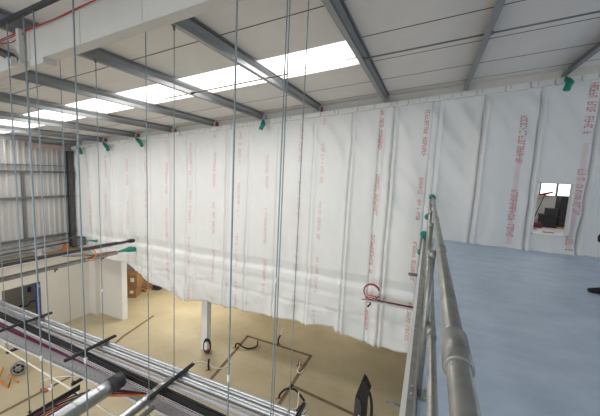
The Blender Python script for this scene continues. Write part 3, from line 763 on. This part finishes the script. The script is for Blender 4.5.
for s in (-.13, .13): disc(c+ax*s, ax, .27, .03).build('flange', M['black'], t)
t = thing('wall_outlet', 'blue box on the grey wall inside the doorway', 'outlet', (-17.28, 8.0, -4.6))
g = MB(); g.box(-17.3, -17.26, 8.0, 8.14, -4.75, -4.5); g.build('plate', M['blue'], t)
g = MB(); g.path(spl([(-16.4, 7.15, -5.1), (-16.4, 7.3, -4.95), (-16.4, 7.55, -5.05), (-16.4, 7.7, -4.9), (-16.4, 7.95, -4.95)]), .03, 6); g.path([(-16.4,7.3,-4.95),(-16.4,7.3,ZF)], .02, 6)
tag(g.build('dark_cable', M['black_cable']), 'tangled dark cable inside the doorway', 'cable')
# black upright machine at the bottom of the frame
t = thing('black_machine', 'tall black machine with pointed hood at the bottom centre', 'machine', FL(-1.2, 8.3))
g = MB(); yb0, yb1 = 8.12, 8.42
g.prism([(-1.40,ZF+.06),(-1.08,ZF+.06),(-1.08,ZF+1.0),(-1.02,ZF+1.25),(-1.16,ZF+1.50),(-1.24,ZF+1.56),(-1.40,ZF+1.0)], 'y', yb0, yb1); g.build('body', M['black'], t)
g = MB(); g.prism([(-1.405,ZF+.1),(-1.22,ZF+.1),(-1.20,ZF+.75),(-1.26,ZF+.95),(-1.33,ZF+1.02),(-1.405,ZF+.98)], 'y', yb0-.03, yb0); g.build('front_cover', M['darkpost'], t)
g = MB(); g.box(-1.28, -1.24, yb0-.036, yb0-.03, ZF+.42, ZF+.5); g.build('sticker', M['paper'], t)
g = MB(); g.path(spl([(-1.03, 8.2, ZF+1.2), (-.95, 8.18, ZF+.9), (-.92, 8.16, ZF+.5), (-.92, 8.16, ZF+.04)]), .04, 8); g.build('side_handle', M['black'], t)
for x in (-1.36, -1.12):
    c = Vector((x, 8.27, ZF+.06)); disc(c, Vector((1,0,0)), .06, .04).build('wheel', M['darkbar'], t)

# ------------------------------------------------------------------ room seen through the cut-out
YW = 15.2
b = MB(); b.box(.5, XR, YW, YW+.12, 0, 1.17); b.box(.5, XR, YW, YW+.12, 1.78, 4.6)
xs = [3.95, 4.42, 4.50, 4.98, 5.06, 5.5]
b.box(.5, 3.5, YW, YW+.12, 1.17, 1.78); b.box(5.6, XR, YW, YW+.12, 1.17, 1.78)
struct(b.build('wall_rear', M['plaster']), 'rear wall of the room beyond the cut-out')
for k, (a, c) in enumerate(((3.5, 4.1), (4.16, 4.66), (4.72, 5.18), (5.24, 5.6))):
    b = MB(); b.box(a, c, YW+.08, YW+.09, 1.17, 1.78); w = struct(b.build('window_%d' % (n+k), M['daylight']))
    b = MB(); b.box(c, c+.06, YW-.02, YW+.1, 1.15, 1.8); b.build('window_frame', M['blue' if False else 'girt'], w)
b = MB(); b.box(.1, .5, 9.3, YW, 0, 4.4)
struct(b.build('wall_side', M['plaster']), 'side wall of the room beyond the cut-out')
b = MB(); b.box(.5, XR-.01, 9.3, YW-.01, .0, .006)
struct(b.build('floor', M['pinkfloor']), 'pale floor of the room beyond the cut-out')
b = MB(); b.box(.5, XR-.01, 11.9, 12.02, .006, .012)
struct(b.build('trim_8', M['pinkprint']), 'pink line across the floor beyond the cut-out')
b = MB(); b.box(.1, XR, 9.3, YW+.1, 3.3, 3.4)
struct(b.build('ceiling', M['plaster']), 'ceiling of the room beyond the cut-out')
t = thing('black_cabinet', 'tall black cabinet seen at the right of the cut-out', 'cabinet', (4.75, 14.2, 0))
g = MB(); g.box(4.48, 5.1, 14.0, 14.5, .06, 1.2); g.build('body', M['black'], t)
g = MB(); g.box(4.50, 4.78, 13.985, 14.0, .1, 1.16); g.box(4.80, 5.08, 13.985, 14.0, .1, 1.16); g.build('doors', M['black'], t)
g = MB(); g.box(4.45, 5.13, 13.95, 14.55, 0, .06); g.build('plinth', M['timber'], t)
t = thing('black_chest', 'low black chest in front of the rear wall beyond the cut-out', 'chest', (4.15, 14.3, 0))
g = MB(); g.box(3.98, 4.42, 13.9, 14.4, .02, .42); g.build('body', M['black'], t)
g = MB(); g.box(3.96, 4.44, 13.88, 14.42, .42, .48); g.build('lid', M['black'], t)
t = thing('dark_case', 'dark case standing on the low black chest', 'case', (4.3, 14.2, .48))
g = MB(); g.box(4.12, 4.45, 14.0, 14.3, .48, .72); g.build('body', M['darkbar'], t)
g = MB(); g.path([(4.22,13.99,.66),(4.24,13.95,.69),(4.34,13.95,.69),(4.36,13.99,.66)], .012, 6); g.build('handle', M['black'], t)
t = thing('red_toolbox', 'dark red toolbox on the floor left of the black chest', 'toolbox', (3.72, 13.6, 0))
g = MB(); g.box(3.55, 3.88, 13.5, 13.8, .006, .2); g.build('body', M['maroon'], t)
g = MB(); g.path([(3.62,13.65,.2),(3.64,13.65,.28),(3.79,13.65,.28),(3.81,13.65,.2)], .014, 6); g.build('handle', M['black'], t)
t = thing('broom', 'broom with red head leaning on the rear wall', 'broom', (3.78, 14.4, 0))
g = MB(); g.path([(3.78, 14.4, .02), (4.25, 14.95, 1.2)], .016, 7); g.build('handle', M['darkpost'], t)
g = MB(); g.path([(4.05, 14.95, 1.17), (4.25, 14.95, 1.22), (4.5, 14.95, 1.31)], [.03,.05,.03], 8); g.build('head', M['red_cable'], t)
g = MB(); g.box(3.3, 3.6, 13.0, 13.1, .006, .03)
tag(g.build('dark_plank', M['black']), 'dark plank lying on the floor beyond the cut-out', 'plank')
g = MB(); g.box(3.62, 3.92, 12.4, 12.48, .006, .035)
tag(g.build('wood_offcut', M['timber']), 'small wooden offcut on the floor beyond the cut-out', 'offcut')

# ------------------------------------------------------------------ the person at the right edge
def skin(name, verts, edges, radii, m, parent, sub=2):
    me = bpy.data.meshes.new(name); me.from_pydata(verts, edges, []); me.materials.append(m)
    o = bpy.data.objects.new(name, me); COL.objects.link(o); o.parent = parent
    sk = o.modifiers.new('skin', 'SKIN'); sk.use_smooth_shade = True
    for i, r in enumerate(radii):
        me.skin_vertices[0].data[i].radius = (r, r) if not isinstance(r, tuple) else r
    me.skin_vertices[0].data[0].use_root = True
    s = o.modifiers.new('sub', 'SUBSURF'); s.levels = sub; s.render_levels = sub
    return o
pp = thing('person', 'person in dark clothes at the right edge, black shoe in view', 'person', (2.825, 5.78, 0))
pp.rotation_euler = (0, 0, math.radians(-87))     # faces -X, towards the curtain's middle... local -Y is forward
# local frame: forward = -Y, right hand = -X
V = [(0,0,.93),(0,0,1.08),(0,.01,1.25),(0,.01,1.40),(0,0,1.50),(0,-.01,1.58),(0,-.01,1.68),(0,0,1.75),
     (.17,0,1.40),(.23,.01,1.13),(.22,-.10,.90),(-.17,0,1.40),(-.21,-.10,1.13),(-.12,-.34,.97),
     (.09,0,.88),(.10,-.02,.50),(.10,.02,.10),(-.09,0,.88),(-.10,-.20,.52),(-.10,-.26,.10),
     (.10,-.10,.045),(-.10,-.38,.045)]
Ed = [(0,1),(1,2),(2,3),(3,4),(4,5),(5,6),(6,7),(3,8),(8,9),(9,10),(3,11),(11,12),(12,13),(0,14),(14,15),(15,16),(0,17),(17,18),(18,19),(16,20),(19,21)]
Rd = [.13,.125,.14,.13,.055,.07,.095,.07,.065,.05,.035,.065,.05,.035,.10,.065,.035,.10,.065,.035,.022,.022]
skin('body', V, Ed, Rd, M['skin'], pp)
skin('jacket', [(0,0,.90),(0,0,1.08),(0,.01,1.26),(0,.01,1.40),(0,0,1.46),(.175,0,1.40),(.235,.01,1.13),(.225,-.08,.94),(-.175,0,1.40),(-.215,-.10,1.13),(-.125,-.31,.985)],
     [(0,1),(1,2),(2,3),(3,4),(3,5),(5,6),(6,7),(3,8),(8,9),(9,10)], [.155,.15,.165,.15,.08,.085,.068,.052,.085,.068,.052], M['jacket'], pp)
skin('trousers', [(0,0,.95),(.09,0,.86),(.10,-.02,.50),(.10,.02,.09),(-.09,0,.86),(-.10,-.20,.52),(-.10,-.27,.09)], [(0,1),(1,2),(2,3),(0,4),(4,5),(5,6)],
     [.145,.115,.085,.07,.115,.085,.07], M['trouser'], pp)
for sx, dy in ((1, .02), (-1, -.26)):
    skin('shoe', [(sx*.10,dy+.04,.06),(sx*.10,dy-.04,.055),(sx*.10,dy-.13,.045),(sx*.10,dy-.21,.035)], [(0,1),(1,2),(2,3)], [(.05,.055),(.052,.055),(.05,.042),(.038,.03)], M['shoe'], pp)
for sx in (1, -1):
    bx, by, bz = (.222, -.10, .90) if sx > 0 else (-.115, -.36, .955)
    o = [(bx,by,bz),(bx,by-.03,bz-.075)]; e = [(0,1)]; r = [.030,.033]
    for k, (u, ln) in enumerate(((-.027,.075),(-.009,.085),(.009,.08),(.027,.062))):
        i = len(o); o += [(bx+.005*sx,by-.035+u*.8,bz-.095),(bx+.002*sx,by-.045+u,bz-.095-ln*.55),(bx-.012*sx,by-.04+u,bz-.095-ln)]
        e += [(1,i),(i,i+1),(i+1,i+2)]; r += [.010,.009,.008]
    i = len(o); o += [(bx-.02*sx,by-.06,bz-.05),(bx-.025*sx,by-.085,bz-.085),(bx-.022*sx,by-.088,bz-.115)]; e += [(0,i),(i,i+1),(i+1,i+2)]; r += [.013,.011,.009]
    skin('glove', o, e, r, M['black'], pp)
skin('hair', [(0,.02,1.66),(0,.01,1.74),(0,-.03,1.79)], [(0,1),(1,2)], [.095,.098,.07], M['hair'], pp)
g = MB(); g.path([(0,-.095,1.66),(0,-.125,1.635),(0,-.10,1.625)], [.008,.017,.010], 8)
f = g.build('nose', M['skin']); f.parent = pp
for sx in (-1, 1):
    g = MB(); g.path([(sx*.034,-.088,1.672),(sx*.034,-.104,1.672)], .011, 8); f = g.build('eye', M['paper']); f.parent = pp
    g = MB(); g.path([(sx*.092,.0,1.69),(sx*.105,.005,1.67),(sx*.095,0,1.635)], [.012,.018,.012], 8); f = g.build('ear', M['skin']); f.parent = pp
g = MB(); g.path([(-.026,-.095,1.595),(0,-.104,1.593),(.026,-.095,1.595)], .007, 8); f = g.build('mouth', M['redox']); f.parent = pp

# ------------------------------------------------------------------ light
w = bpy.data.worlds.new('world'); SC.world = w; w.use_nodes = True
bg = w.node_tree.nodes['Background']; bg.inputs['Color'].default_value = (.85, .93, 1.0, 1); bg.inputs['Strength'].default_value = 2.0
def area(name, loc, size, energy, col, rot=(0,0,0)):
    l = bpy.data.lights.new(name, 'AREA'); l.shape = 'RECTANGLE'; l.size, l.size_y = size; l.energy = energy; l.color = col
    o = bpy.data.objects.new(name, l); COL.objects.link(o); o.location = loc; o.rotation_euler = rot; return o
sl = -math.atan(S)      # daylight through the visible rooflight strip and the added unseen one
for y, wd, e in ((5.725, 1.06, 300), (-3.02, 1.4, 400)):
    xm = (-1.5+XK)/2
    area('rooflight_daylight', (xm, y, CE+S*xm+.035), (13.3, wd), e, (1.0, .965, .91), (0, sl, 0))
area('back_unit_light', (-11.0, 12.0, -2.05), (3.0, 1.5), 240, (1.0, .95, .85))
area('back_unit_light', (-4.0, 14.0, -2.05), (3.0, 1.5), 60, (1.0, .95, .85))
area('doorway_fill', (-16.1, 6.0, -2.45), (1.2, .8), 22, (1, .97, .92))  # added fill that lightens the room inside the doorway; no lamp visible
area('room_light', (4.5, 12.0, 3.25), (2.5, 1.2), 60, (.95, .97, 1.0))

# ------------------------------------------------------------------ camera
cam = bpy.data.cameras.new('camera'); co = bpy.data.objects.new('camera', cam); COL.objects.link(co); SC.camera = co
cam.sensor_width = 36; cam.lens = 36*305.85/600; cam.clip_start = .02
yaw, pitch, roll = math.radians(22.643), math.radians(6.638), math.radians(-2.774)
f = Vector((-math.sin(yaw)*math.cos(pitch), math.cos(yaw)*math.cos(pitch), -math.sin(pitch)))
r0 = Vector((math.cos(yaw), math.sin(yaw), 0)); d0 = f.cross(r0)
r = r0*math.cos(roll)+d0*math.sin(roll); d = f.cross(r)
m = Matrix((r, -d, -f)).transposed().to_4x4(); m.translation = (0, 0, 1.6)
co.matrix_world = m
SC.view_settings.view_transform = 'Standard'; SC.view_settings.look = 'None'; SC.view_settings.gamma = 1
SC.view_settings.exposure = -.1
